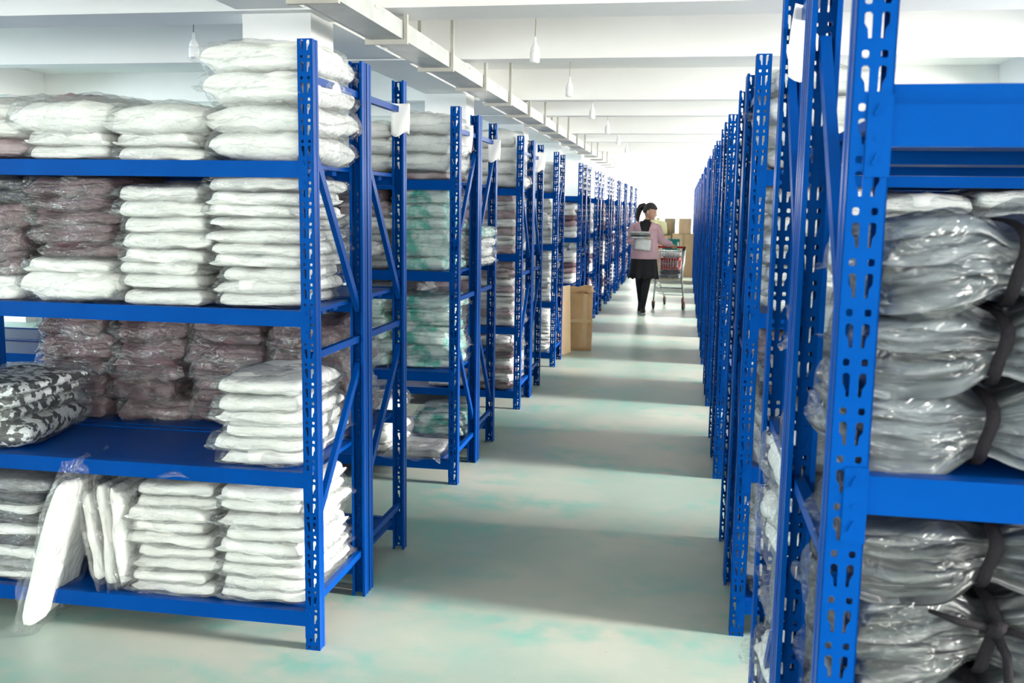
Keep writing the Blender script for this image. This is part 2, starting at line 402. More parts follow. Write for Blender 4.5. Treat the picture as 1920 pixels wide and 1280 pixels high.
# ------------------------------------------------------------------ bagged garments
def ridge(p, k=1.0):
    return 1-abs(noise.noise(Vector(p)*k))*2.2
def grid_s(n):
    return [math.sin(PI/2*(-1+2*i/n)) for i in range(n+1)]
def pillow(mb, w, d, t, nx, ny, seed, wr=.006, z0=0, lump=.25, edge=9, skirt=0, waist=None, fold=0):
    us, vs = grid_s(nx), grid_s(ny)
    so = Vector((seed*13.7, seed*7.1, seed*3.3))
    k0 = len(mb.v); top = {}; bot = {}
    def place(u, v, sgn):
        prof = max(0, (1-abs(u)**edge)*(1-abs(v)**edge))**.28
        x = u*w/2*(1-.05*v*v*v*v); y = v*d/2*(1-.05*u**4)
        n1 = noise.noise(Vector((x*5, y*5, sgn*.7))+so)
        n2 = noise.noise(Vector((x*11, y*11, sgn*1.3))+so*1.7)
        cr = ridge((x*9+so.x+n1*1.3, y*14+so.y, sgn*2+so.z))
        cr2 = ridge((x*26+so.x, y*20+so.y+n2*2, sgn*3))
        h = t/2*prof*(1+lump*n1) + wr*prof*(.9*cr+.45*cr2-.4)
        e = 1-prof
        x += .011*n2+.020*n1; y += .011*n1+.020*n2
        ez = -.006*e+e*e*(.012*noise.noise(Vector((x*14, y*14, 5))+so))
        if fold:   # lips of the folded edges
            y += e*0
        z = z0 + t/2 + sgn*h + ez + .006*n1
        if waist:
            g = 1
            for (xw, ww, am) in waist: g *= 1-am*math.exp(-((x-xw)/ww)**2)
            z = z0+t/2+(z-z0-t/2)*g; y *= .55+.45*g
        return (x, y, z)
    for j, v in enumerate(vs):
        for i, u in enumerate(us):
            border = i in (0, nx) or j in (0, ny)
            top[i, j] = len(mb.v); mb.v.append(place(u, v, 1))
            if border: bot[i, j] = top[i, j]
            else: bot[i, j] = len(mb.v); mb.v.append(place(u, v, -1))
    for j in range(ny):
        for i in range(nx):
            mb.f.append((top[i, j], top[i+1, j], top[i+1, j+1], top[i, j+1]))
            mb.f.append((bot[i, j], bot[i, j+1], bot[i+1, j+1], bot[i+1, j]))
    if skirt:   # flat welded seam of the plastic bag, sticking out and rippling
        ring = [(i, 0) for i in range(nx)]+[(nx, j) for j in range(ny)]+[(i, ny) for i in range(nx, 0, -1)]+[(0, j) for j in range(ny, 0, -1)]
        out = []
        for (i, j) in ring:
            p = Vector(mb.v[top[i, j]]); u, v = us[i], vs[j]
            nn = noise.noise(Vector((p.x*8, p.y*8, 9))+so); n3 = noise.noise(Vector((p.x*22, p.y*22, 2))+so)
            dirv = Vector((u**9, v**9, 0)); 
            if dirv.length > 0: dirv.normalize()
            q = p + dirv*skirt*(.7+1.1*nn) + Vector((0, 0, skirt*(.55*nn+.7*n3)-.25*skirt))
            out.append(len(mb.v)); mb.v.append(tuple(q))
        m_ = len(ring)
        for a in range(m_):
            b = (a+1) % m_
            mb.f.append((top[ring[a]], out[a], out[b], top[ring[b]]))
    return mb

PROTO = {}
def proto(kind, v):
    """kind -> (garment MB, film MB, thickness)"""
    key = (kind, v)
    if key in PROTO: return PROTO[key]
    sd = v*1.7 + {'slim': 0, 'plump': 10, 'layer': 20, 'bundle': 30, 'flat': 40, 'low': 50}[kind]
    g = MB(); f = MB()
    if kind == 'slim':
        w, d, t = .31+.02*math.sin(sd*9), .43, .050
        pillow(g, w, d, t*.94, 22, 20, sd, .005, lump=.25)
        pillow(f, w+.022, d+.03, t*1.06, 24, 22, sd+3, .011, z0=-.002, lump=.4, skirt=.020)
    elif kind == 'plump':
        w, d, t = .365, .45, .115
        pillow(g, w, d, t*.92, 24, 22, sd, .012, lump=.4, edge=5)
        pillow(f, w+.03, d+.035, t*1.06, 28, 26, sd+3, .018, z0=-.003, lump=.5, edge=5, skirt=.028)
    elif kind == 'layer':
        w, d, t = .31, .42, .062
        pillow(g, w, d, t*.72, 20, 18, sd, .006, z0=0, lump=.5); pillow(g, w*.96, d-.015, t*.38, 18, 16, sd+2, .005, z0=t*.60, lump=.6)
        pillow(f, w+.03, d+.035, t*1.1, 30, 26, sd+5, .020, z0=-.002, lump=.6, skirt=.026)
    elif kind == 'flat':
        w, d, t = .30, .34, .03
        pillow(g, w, d, t*.9, 20, 18, sd, .004)
        pillow(f, w+.06, d+.06, t*1.3, 24, 22, sd+3, .014, z0=-.002, skirt=.035)
    elif kind == 'low':
        w, d, t = .31, .42, .055
        pillow(g, w, d, t, 8, 8, sd, .006, lump=.4); f = None
    elif kind == 'bundle':
        w, d, t = .42, .33, .125
        ws = [(.0, .03, .42)]
        for q in range(6):
            pillow(g, w*(1-.05*((q*37) % 5)/4), d-.035*((q*2) % 3)/2, t/6*1.12, 44, 18, sd+q*1.3, .0035, z0=q*t/6-.001+.004*math.sin(q*2.1+v), lump=.8, skirt=.008)
        f = MB(); pillow(f, w+.015, d+.02, t*1.08, 44, 26, sd+9, .010, z0=-.004, lump=.3, skirt=.02)
        for mb in (g, f):
            nv = []
            for (x, y, z) in mb.v:
                e = math.exp(-((x+.03)/.040)**2); zc = t*.5
                zz = zc+(z-zc)*(1-.45*e) + .012*math.sin(x*16+v)*(1-e)
                nv.append((x, y*(1-.18*e), zz))
            mb.v = nv
    PROTO[key] = (g, f, t); return PROTO[key]
MESH = {}
def bag_meshes(kind, v, col):
    key = (kind, v, col)
    if key not in MESH:
        g, f, t = proto(kind, v)
        fm = FILMG if col in ('slate', 'dark', 'ink') else FILM
        gm = g.mesh('folded_garment', GAR[col], True)
        MESH[key] = (gm, f.mesh('plastic_wrap', fm, True) if f else None, t)
    return MESH[key]
UP = ['bottom', 'second up', 'third up', 'fourth up', 'fifth up', 'sixth up', 'seventh up', 'eighth up', 'ninth up', 'tenth up', 'eleventh up', 'twelfth up', 'thirteenth up']
CN = {'white': 'white', 'grey': 'grey', 'pale': 'pale grey', 'mauve': 'dark mauve', 'dusty': 'dusty pink', 'dark': 'black', 'teal': 'mint green', 'zebra': 'black-and-white', 'slate': 'slate grey', 'ink': 'near-black'}
SHN = ['bottom', 'lower', 'upper', 'top']
nbag = [0]
def bag(kind, v, col, x, y, z, rz=0, label='', group='', rx=0, ry=0, sc=(1, 1, 1)):
    gm, fm, t = bag_meshes(kind, v, col)
    nbag[0] += 1
    o = thing('garment_bag', label, 'bag', (x, y, z), 0, group)
    o.rotation_euler = (rx, ry, rz); o.scale = sc
    obj('folded_garment', gm, o)
    if fm: obj('plastic_wrap', fm, o)
    return o
rnd = random.Random(11)
def stack(side, k, half, shelf, slot, cols, kind='slim', y=None, top=None, x=None, jx=.014, jr=.07, dx=0, deep=0, sz=1.0, names=None, tail=None):
    """a stack of bags: slot counted from the aisle end"""
    y0 = (LY if side < 0 else RY)[k] + (OFF_B if half == 'B' else 0)
    xe = XL if side < 0 else XR
    if x is None: x = xe + side*(.06+.165+.335*slot) + dx*side
    yc = y0 + DEP/2 + deep if y is None else y
    z = LEVELS[shelf]
    sn = names or (['end stack', 'second stack in', 'third stack in', 'fourth stack in', 'fifth stack in'][slot])
    wh = '%s %s rack' % (ORDN[k], 'left' if side < 0 else 'right') + (', rear half' if half == 'B' else '')
    tot = len(cols)
    kinds = kind if isinstance(kind, list) else [kind]*tot
    hs = [proto(kk, 0)[2]*sz*rnd.uniform(.9, 1.08) for kk in kinds]
    if top:
        top += LEVELS[shelf]-[.13, .57, 1.105, 1.60][shelf]
        s = (top-z)/sum(hs); hs = [h*s for h in hs]
    for i, c in enumerate(cols):
        v = rnd.randrange(5 if kinds[i] in ('slim', 'layer') else 3)
        t0 = proto(kinds[i], v)[2]
        up = 'topmost' if i == tot-1 and tot > 1 else UP[i]
        adj = 'bulging ' if kinds[i] == 'plump' else ''
        lab = '%s%s bagged garment, %s, %s, %s shelf, %s' % (adj, CN[c], up, sn, SHN[shelf], wh)
        if tot == 1: lab = '%s bagged garment, %s, %s shelf, %s' % (CN[c], sn.replace('stack', 'one'), SHN[shelf], wh)
        o = bag(kinds[i], v, c, x+rnd.uniform(-jx, jx), yc+rnd.uniform(-jx, jx), z+.002, rnd.uniform(-jr, jr)+(PI if rnd.random() < .5 else 0),
            lab, 'bagged garments on the %s %s rack' % (ORDN[k], 'left' if side < 0 else 'right'), rx=rnd.uniform(-.02, .02), ry=rnd.uniform(-.02, .02), sc=(sz*rnd.uniform(.96, 1.05), sz*rnd.uniform(.95, 1.02), hs[i]/t0*1.12))
        z += hs[i]
    return z
far = MB(); fm_idx = []
FC = ['white', 'pale', 'dusty', 'mauve', 'grey', 'dark']
def far_stack(xc, yc, z, top, cols):
    n_ = len(cols); h = (top-z)/n_
    for i, c in enumerate(cols):
        g, _, t = proto('low', rnd.randrange(4))
        a = rnd.uniform(-.1, .1); ca, sa = math.cos(a), math.sin(a); jx = rnd.uniform(-.015, .015)
        far.add([(xc+jx+ca*x-sa*y_, yc+sa*x+ca*y_, z+.003+z_*h/t) for x, y_, z_ in g.v], g.f)
        fm_idx.extend([FC.index(c)]*len(g.f)); z += h
def mass(side, k, half, shelf, slot, cols, kind='', top=1, dx=0, **kw):
    y0 = (LY if side < 0 else RY)[k] + (OFF_B if half == 'B' else 0)
    far_stack((XL if side < 0 else XR)+side*(.225+.335*slot+dx), y0+DEP/2, LEVELS[shelf], top+LEVELS[shelf]-[.13, .57, 1.105, 1.60][shelf], cols)
w_ = ['white']
if True:
    # ---- nearest left rack, top shelf
    stack(-1, 0, 'A', 3, 0, w_*4, 'plump', top=1.965, dx=-.015)
    stack(-1, 0, 'A', 3, 1, w_*3, ['slim', 'slim', 'plump'], top=1.775)
    stack(-1, 0, 'A', 3, 2, w_*3, ['slim', 'slim', 'plump'], top=1.79)
    stack(-1, 0, 'A', 3, 3, ['dusty', 'white', 'pale'], 'plump', top=1.80)
    # upper shelf
    stack(-1, 0, 'A', 2, 0, w_*10, top=1.53)
    stack(-1, 0, 'A', 2, 1, w_*8, top=1.50)
    stack(-1, 0, 'A', 2, 2, w_*2+['mauve']*5, ['plump', 'slim']+['layer']*5, top=1.52, jr=.12)
    stack(-1, 0, 'A', 2, 3, ['white', 'mauve', 'mauve', 'mauve', 'dark'], 'layer', top=1.5, jr=.12)
    mass(-1, 0, 'B', 2, 1, ['grey', 'dark', 'mauve', 'dark', 'grey', 'dark', 'grey'], 'layer', top=1.55, jr=.2)
    mass(-1, 0, 'B', 2, 2, ['grey', 'dark', 'mauve', 'dark', 'dark', 'mauve'], top=1.5)
    # lower shelf: white stack by the post, dark mauve ones set far back, patterned bag at the left
    stack(-1, 0, 'A', 1, 0, w_*6, top=.86, jr=.08)
    for s_i, (nn, tp) in enumerate([(4, .98), (5, .96), (5, .98), (5, .99)]):
        stack(-1, 0, 'B', 1, s_i, ['mauve']*nn, 'layer', top=tp, jr=.18, deep=.03, dx=.06)
    stack(-1, 0, 'A', 1, 3, ['zebra']*4, ['plump', 'slim', 'slim', 'slim'], top=.80, jr=.2, dx=.08, deep=.0)
    # bottom shelf
    stack(-1, 0, 'A', 0, 0, w_*9, top=.53)
    stack(-1, 0, 'A', 0, 1, w_*9, top=.52, dx=.0)
    stack(-1, 0, 'A', 0, 3, ['white', 'grey', 'white', 'dark', 'white', 'dark', 'white', 'dark', 'grey'], ['slim']*9, top=.50, dx=-.02)
    mass(-1, 0, 'A', 0, 4, ['grey']*8, top=.48)
    mass(-1, 0, 'B', 0, 1, ['pale']*7, top=.5); mass(-1, 0, 'B', 0, 2, ['grey']*7, top=.5)
    mass(-1, 0, 'B', 3, 1, ['white']*2, top=1.74); mass(-1, 0, 'B', 3, 2, ['pale', 'white'], top=1.74); stack(-1, 0, 'B', 3, 3, ['dusty', 'dusty'], 'plump', top=1.85)
    # garments standing on edge between the stacks, the outermost hanging over the shelf edge
    for i, (x, tl) in enumerate([(-1.915, -.04), (-1.965, -.07), (-2.015, -.12)]):
        bag('slim', i, 'white', x, LY[0]+.22, .33, 0, ['first', 'second', 'third'][i]+' white bagged garment standing on edge, bottom shelf, nearest left rack',
            'garments standing on edge', ry=PI/2+tl, sc=(1.15, .95, .9))
    bag('flat', 1, 'white', -2.12, LY[0]+.02, .30, 0, 'white garment in loose clear bag hanging over the bottom shelf edge, nearest left rack', 'garments standing on edge', ry=PI/2+.32, sc=(1.7, .8, 1.3))
    bag('flat', 2, 'pale', -1.62, LY[0]+.20, .575, .5, 'flat pale grey bagged garment lying beside the white stack, lower shelf, nearest left rack', 'bagged garments on the nearest left rack', sc=(.9, .8, .5))

    # ---- second left rack
    for s_i, cols in enumerate([['dusty', 'white', 'white', 'white'], ['dusty', 'white', 'white', 'white'], ['white']*4, ['white']*3]):
        stack(-1, 1, 'A', 3, s_i, cols, ['slim', 'plump', 'plump', 'plump'][:len(cols)], top=1.93-.04*s_i)
    stack(-1, 1, 'A', 2, 0, ['teal']*6, 'layer', top=1.53, jr=.1)
    stack(-1, 1, 'A', 2, 1, ['grey', 'pale', 'grey', 'pale', 'dusty', 'mauve'], ['layer']*6, top=1.52, jr=.3)
    stack(-1, 1, 'A', 2, 2, ['grey', 'dark', 'grey', 'dark', 'mauve', 'grey'], ['layer']*6, top=1.50, jr=.3)
    stack(-1, 1, 'A', 1, 0, ['teal']*6, 'layer', top=.95, deep=.05, jr=.1)
    stack(-1, 1, 'A', 1, 1, ['teal']*5, 'layer', top=.93, deep=.05, jr=.2)
    mass(-1, 1, 'A', 1, 2, ['pale']*5, 'layer', top=.93, jr=.2)
    stack(-1, 1, 'B', 1, 1, ['grey']*4, 'plump', top=.99, deep=.0); stack(-1, 1, 'B', 2, 0, ['white']*3+['teal'], 'layer', top=1.32, dx=-.06, jr=.2)
    stack(-1, 1, 'A', 0, 0, ['grey'], 'flat', deep=-.08, dx=.06); stack(-1, 1, 'B', 0, 0, ['teal', 'teal'], 'layer', deep=-.06, dx=.02, top=.25)
    stack(-1, 1, 'A', 0, 1, ['pale', 'white', 'pale', 'pale'], 'layer', top=.4)
    # ---- third left rack
    for s_i in range(3):
        (stack if s_i < 2 else mass)(-1, 2, 'A', 3, s_i, ['pale', 'white', 'white', 'white'][:4-(s_i % 2)], 'plump', top=2.0-.05*s_i)
    stack(-1, 2, 'A', 2, 0, ['dusty', 'white', 'dusty', 'white', 'dusty', 'pale', 'dusty'], 'layer', top=1.54)
    stack(-1, 2, 'A', 1, 0, ['pale', 'dusty', 'pale', 'pale', 'dusty', 'pale', 'dusty', 'dusty'], 'layer', top=1.05)
    stack(-1, 2, 'A', 0, 0, ['mauve', 'pale', 'dusty', 'pale', 'mauve', 'dusty', 'pale'], 'layer', top=.52)
    for sh in (0, 1, 2): mass(-1, 2, 'A', sh, 1, ['pale', 'dusty', 'pale', 'dusty', 'pale'], 'layer', top=LEVELS[sh]+.36)
    for sh, tp in ((3, 1.9), (2, 1.5), (1, 1.0), (0, .5)): mass(-1, 2, 'B', sh, 0, ['white', 'pale', 'white', 'white', 'pale'][:3 if sh == 3 else 5], 'plump' if sh == 3 else 'layer', top=tp)
    # ---- fourth left rack
    for sh, tp in ((3, 1.86), (2, 1.53), (1, 1.02), (0, .52)):
        stack(-1, 3, 'A', sh, 0, ['white', 'pale', 'white', 'white', 'pale', 'white'][:3 if sh == 3 else 6], 'plump' if sh == 3 else 'layer', top=tp)

    # ---- nearest right rack: strapped bundles
    def bundle(v, col, x, y, z, rz, label, sc=(1, 1, 1), knot=False, ry=0):
        gm, fm, t = bag_meshes('bundle', v, col)
        o = thing('garment_bundle', label, 'bundle', (x, y, z), rz, 'black-strapped bundles of grey garments'); o.scale = sc; o.rotation_euler = (0, ry, rz)
        obj('folded_garment', gm, o); obj('plastic_wrap', fm, o)
        mb = MB(); hw, hh = .152, t*.36
        path = []
        for a in range(33):
            th = 2*PI*a/32; cx_, cz_ = math.cos(th), math.sin(th)
            q = (abs(cx_)**4+abs(cz_)**4)**.25
            path.append((-.03+.006*math.sin(3*th), cx_/q*hw, t/2+cz_/q*(hh+.014)))
        vs = []; wdt = .009
        for (px, py, pz) in path:
            nrm = Vector((0, py, (pz-t/2)*3)).normalized()
            p = Vector((px, py, pz)); vs += [p-Vector((wdt, 0, 0)), p-Vector((wdt*.6, 0, 0))+nrm*.004, p+Vector((wdt*.6, 0, 0))+nrm*.004, p+Vector((wdt, 0, 0))]
        fs = [(4*i+j, 4*i+j+1, 4*i+j+5, 4*i+j+4) for i in range(32) for j in range(3)]
        mb.add(vs, fs)
        if knot:
            for pts in ([(-.03, -.158, .090), (-.05, -.172, .095), (-.08, -.18, .103), (-.115, -.172, .112)], [(-.03, -.158, .090), (0, -.175, .088), (.04, -.182, .075), (.085, -.176, .055)], [(-.03, -.158, .090), (-.015, -.175, .055), (-.01, -.182, .0), (.0, -.176, -.06)]):
                mb.tube(pts, [.007, .006, .006, .003], 6)
            mb.tube([(-.045, -.160, .088), (-.03, -.172, .092), (-.015, -.160, .090)], [.008, .013, .008], 8)
        ob('strap', mb, BLACKSTRAP, o, True)
        return o
    zz = LEVELS[2]; yc = RY[0]+.195
    bundle(0, 'slate', .432, yc, zz, .02, 'slate grey strapped bundle, lowest of three on the upper shelf, nearest right rack', (1.0, 1.0, .88))
    bundle(1, 'slate', .452, yc, zz+.110, -.05, 'slate grey strapped bundle, middle of three on the upper shelf, nearest right rack', (1.0, 1.0, .86))
    bundle(2, 'slate', .455, yc+.01, zz+.216, .04, 'slate grey strapped bundle, topmost of three on the upper shelf, nearest right rack', (1.0, 1.0, .98))
    bundle(1, 'slate', .90, yc+.03, zz, .08, 'slate grey strapped bundle farther in, lowest, upper shelf, nearest right rack', (.92, 1, .86))
    bundle(0, 'slate', .90, yc+.03, zz+.110, -.04, 'slate grey strapped bundle farther in, middle, upper shelf, nearest right rack', (.92, 1, .86))
    bundle(2, 'pale', .88, yc+.03, zz+.218, .02, 'pale grey strapped bundle farther in, topmost, upper shelf, nearest right rack', (.92, 1, 1.0))
    z1 = LEVELS[1]
    for i, (v, x, rz, kn) in enumerate([(0, .455, .06, False), (1, .45, -.05, False), (2, .45, .04, True), (1, .455, -.03, False)]):
        bundle(v, 'slate' if i < 2 else 'ink', x, RY[0]+.195, z1+.125*i*.98, rz, 'dark strapped bundle, %s of four by the post, lower shelf, nearest right rack' % ['lowest', 'second up', 'third up', 'topmost'][i], (1.02, 1.05, 1.0 if i < 3 else .85), kn)
    for i in range(4):
        bundle((i+1) % 3, 'slate' if i < 2 else 'ink', .88, RY[0]+.2, z1+.12*i, .03, 'dark strapped bundle farther in, %s, lower shelf, nearest right rack' % ['lowest', 'second up', 'third up', 'topmost'][i], (.92, 1, .95))
    for i in range(3):
        (stack if i == 0 else mass)(1, 0, 'B', 1, i, ['white', 'pale', 'white', 'white', 'pale', 'white', 'white'], 'layer', top=1.0, dx=-.05 if i == 0 else 0, jr=.2, jx=.02)
    stack(1, 0, 'B', 2, 0, ['pale', 'white', 'white'], 'layer', top=1.26, dx=-.03, jr=.2)
    mass(1, 0, 'B', 2, 1, ['grey', 'white', 'grey', 'grey'], 'layer', top=1.4)
    stack(1, 0, 'B', 0, 0, ['white', 'pale', 'white', 'white', 'pale', 'white'], 'layer', top=.5, dx=-.04, jr=.15, jx=.02)
    # ---- second right rack
    stack(1, 1, 'A', 3, 0, w_*4, 'plump', top=1.93); mass(1, 1, 'A', 3, 1, w_*2, 'plump', top=1.72)
    for i, c in enumerate([['white']*8, ['white']*7, ['white']*8, ['white']*7]):
        stack(1, 1, 'A', 2, i, c, 'slim', top=[1.53, 1.50, 1.52, 1.50][i])
    stack(1, 1, 'A', 1, 0, ['white']*3+['grey', 'dark', 'grey', 'dusty', 'dusty'], 'layer', top=1.02)
    mass(1, 1, 'A', 1, 1, ['pale']*6, 'layer', top=.96)
    stack(1, 1, 'A', 0, 0, ['pale']*3+['white']*4, 'layer', top=.52); mass(1, 1, 'A', 0, 1, ['pale']*6, 'layer', top=.5)
    # ---- third and fourth right racks
    for k in (2, 3):
        for sh, tp in ((3, 1.85), (2, 1.5), (1, 1.0), (0, .5)):
            mass(1, k, 'A', sh, 0, ['white', 'pale', 'white', 'grey', 'white'][:2 if sh == 3 else 5], 'plump' if sh == 3 else 'layer', top=tp, dx=-.02)
# ---- everything on the far racks: one uncountable mass of bags
palF = [['white', 'pale', 'dusty', 'mauve', 'pale', 'white'], ['pale', 'white', 'white', 'pale', 'white', 'white'], ['mauve', 'dusty', 'pale', 'dusty', 'pale', 'dusty']]
for k in range(4, len(LY)):
    for hb in (0, OFF_B):
        for sh in (0, 1, 2):
            for sl in (0, 1):
                if k > 6 and sl: continue
                if k == 4 and sh == 0 and hb == 0 and sl == 0: continue
                far_stack(XL-.225-.335*sl-.01, LY[k]+hb+DEP/2, LEVELS[sh], LEVELS[sh]+rnd.uniform(.33, .42), palF[0 if k == 4 else (k+sh) % 3])
for k in range(4, len(RY)):
    for hb in (0, OFF_B):
        for sh in (0, 1, 2, 3):
            if sh == 3 and rnd.random() < .5: continue
            far_stack(XR+.225, RY[k]+hb+DEP/2, LEVELS[sh], LEVELS[sh]+(.2 if sh == 3 else rnd.uniform(.30, .42)), palF[(k+sh) % 2])
me = far.mesh('garment_bags', [GAR[c] for c in FC], True); me.polygons.foreach_set('material_index', fm_idx)
tag(obj('garment_bags', me), 'countless bagged garments stacked on the distant racks down both sides of the aisle', 'bags', kind='stuff')

# ------------------------------------------------------------------ cable tray, conduit, lamps
ct = thing('cable_tray', 'long galvanised cable tray hung from the ceiling left of the aisle', 'cable tray', (-1.93, 0, 0))
tb = MB(); TZ = 2.55
tb.box(-.105, .105, -3, 26, TZ, TZ+.004); tb.box(-.105, -.101, -3, 26, TZ+.004, TZ+.11); tb.box(.101, .105, -3, 26, TZ+.004, TZ+.11); tb.box(-.105, .105, -3, 26, TZ+.11, TZ+.114)
ob('tray_body', tb, TRAY, ct)
lt = MB(); lt.box(.105, .108, -.03, .03, TZ+.085, TZ+.10); ltm = lt.mesh('lid_clip', BRKT)
for k in range(36): obj('lid_clip', ltm, ct, (0, -2.6+.635*k, 0))
bm_ = MB(); bm_.box(-.15, .133, -.016, .016, -.03, -.0); bm_.box(.109, .133, -.016, .016, 0, ZC-TZ); bm_.box(-.15, -.126, -.016, .016, 0, ZC-TZ)
bme = bm_.mesh('hanger_bracket', BRKT)
yb = 6.22-1.27*7
while yb < 26:
    obj('hanger_bracket', bme, ct, (0, yb, TZ)); yb += 1.27
cp = thing('conduit_pipe', 'pale plastic conduit pipe running along the cable tray', 'pipe', (-2.055, 0, 0))
pm = MB(); pm.tube([(0, -3, TZ+.02), (0, 26, TZ+.02)], .019, 10); ob('pipe', pm, PIPE, cp, True)
cm = MB()
for k in range(9): cm.tube([(0, .5+3*k, TZ+.02), (0, .58+3*k, TZ+.02)], .025, 12)
ob('coupling', cm, PIPE, cp, True)

def lamp(x, y, zb, label, group, cordm=CORD):
    t = thing('pendant_lamp', label, 'lamp', (x, y, zb), 0, group)
    a = MB(); a.tube([(0, 0, .195), (.004, 0, .30), (0, 0, ZC-zb)], .003, 6); ob('cord', a, cordm, t, True)
    s2 = MB(); s2.lathe([(.005, .20), (.010, .19), (.012, .15), (.020, .135), (.032, .115), (.034, .10), (.034, .09)], 20); ob('socket', s2, SOCK, t, True)
    b = MB(); b.lathe([(.018, .0), (.036, .004), (.039, .02), (.039, .08), (.035, .09), (.03, .092)], 20); ob('bulb', b, SOCK, t, True)
for i, (y, nm) in enumerate([(7.64, 'nearest'), (9.94, 'second'), (12.4, 'third'), (14.85, 'fourth'), (17.3, 'fifth'), (19.8, 'sixth')]):
    lamp(-1.19, y, 2.60, 'white bulb on a thin cord over the aisle, %s in the row' % nm, 'white bulbs hanging over the aisle')
lamp(-3.813, 7.228, 2.60, 'white bulb on a dark cord hanging over the left racks', None, CORDW)

# ------------------------------------------------------------------ paper signs hung on the end frames
def sheet(x, y, z, w, h, label, grp='paper sheets hung on rack ends', tilt=0):
    nx, nz = 8, 8; vs = []
    for j in range(nz+1):
        for i in range(nx+1):
            u, v = i/nx, j/nz
            vs.append(((u-.5)*w, .012*math.sin(u*4+v*3)+.01*v*v, -v*h*(1+.08*math.sin(u*6))))
    fs = [(j*(nx+1)+i, j*(nx+1)+i+1, (j+1)*(nx+1)+i+1, (j+1)*(nx+1)+i) for j in range(nz) for i in range(nx)]
    mb = MB(); mb.add(vs, fs); me = mb.mesh('paper_sheet', PAPER, True)
    o = obj('paper_sheet', me, None, (x, y, z), tilt); tag(o, label, 'paper', grp)
    m_ = o.modifiers.new('thick', 'SOLIDIFY'); m_.thickness = .001
sheet(-1.160, LY[0]+OFF_B+DEP-.07, 1.905, .075, .125, 'blank white paper sheet taped near the top of the nearest left rack end', tilt=.35)
sheet(-1.162, LY[1]+OFF_B+DEP-.07, 1.90, .075, .13, 'blank white paper sheet near the top of the second left rack end, farther post', tilt=.35)
sheet(-1.20, LY[1]+.30, 1.93, .10, .15, 'blank white paper sheet hanging from the second left rack end, near post', tilt=.6)
sheet(-1.16, LY[2]+OFF_B+.3, 1.93, .10, .15, 'blank white paper sheet hanging from the third left rack end', tilt=.6)
sheet(.235, RY[0]+OFF_B+.25, 1.90, .08, .14, 'crumpled white paper sheet hanging high on the nearest right rack end', tilt=.5)

# ------------------------------------------------------------------ cartons beside the fifth left rack
cb = thing('carton', 'tall brown kraft carton with torn wrapping on top, beside the left racks', 'carton', (-1.06, 10.23, 0), .12)
b = MB(); nz = 12; rings = []
for j in range(nz+1):
    f_ = j/nz; z = .62*f_; bl = 1+.03*math.sin(PI*f_)
    for (ax, ay) in [(-1, -1), (-.33, -1.04), (.33, -1.05), (1, -1), (1.06, -.3), (1.05, .3), (1, 1), (.3, 1.04), (-.3, 1.05), (-1, 1), (-1.05, .3), (-1.04, -.3)]:
        b.v.append((ax*.125*bl+.006*noise.noise(Vector((ax*3, ay*3, z*9))), ay*.135*bl+.006*noise.noise(Vector((ax*3+5, ay*3, z*9))), z))
for j in range(nz):
    for i in range(12): b.f.append((j*12+i, j*12+(i+1) % 12, (j+1)*12+(i+1) % 12, (j+1)*12+i))
b.f.append(tuple(range(12))[::-1]); b.f.append(tuple(nz*12+i for i in range(12)))
ob('carton_body', b, CARTON, cb, True)
w2 = MB(); pillow(w2, .27, .28, .06, 22, 22, 77, .03, z0=.60, lump=1.2, skirt=.03); ob('crumpled_wrap', w2, CARTON, cb, True)
tp = MB(); tp.box(.03, .075, -.1475, -.1445, .05, .6); tp.box(-.12, .12, -.1485, -.1455, .30, .335); ob('tape', tp, TAPE, cb)
cbd = MB(); cbd.box(-.004, .004, -.17, .17, 0, .66); cbd.box(-.004, .004, -.17, .17, .662, .70)
o = ob('cardboard_sheet', cbd, CARTONL); o.location = (-1.165, 9.80, .002); o.rotation_euler = (0, -.03, -.26)
tag(o, 'pale cardboard sheet standing upright between the rack end and brown carton', 'cardboard')

# ------------------------------------------------------------------ goods at the far end of the aisle
def box_thing(name, x, y, z, sx, sy_, sz_, m, label, cat, grp=None, flaps=True, rz=0):
    t = thing(name, label, cat, (x, y, z), rz, grp)
    b = MB(); b.box(-sx/2, sx/2, -sy_/2, sy_/2, 0, sz_); bevel(ob('body', b, m, t), .006)
    if flaps:
        f_ = MB(); f_.box(-sx/2, -.003, -sy_/2, sy_/2, sz_+.0005, sz_+.006); f_.box(.003, sx/2, -sy_/2, sy_/2, sz_+.0005, sz_+.006); ob('flap', f_, m, t)
        t2 = MB(); t2.box(-.03, .03, -sy_/2-.002, -sy_/2-.0005, sz_*.55, sz_); ob('tape', t2, TAPE, t)
    return t
g_ = 'goods piled at the far end of the aisle'
box_thing('carton', -.30, 21.2, 0, .55, .5, .58, CARTONL, 'pale carton on the floor at the far end, under teal crate', 'carton', g_)
box_thing('carton', .0, 22.3, 0, .5, .5, .95, CARTONL, 'tall pale carton at the far end right of the teal crate', 'carton', g_)
box_thing('carton', -.55, 22.4, 0, .55, .5, .90, CARTONL, 'pale carton at the far end behind the woman', 'carton', g_)
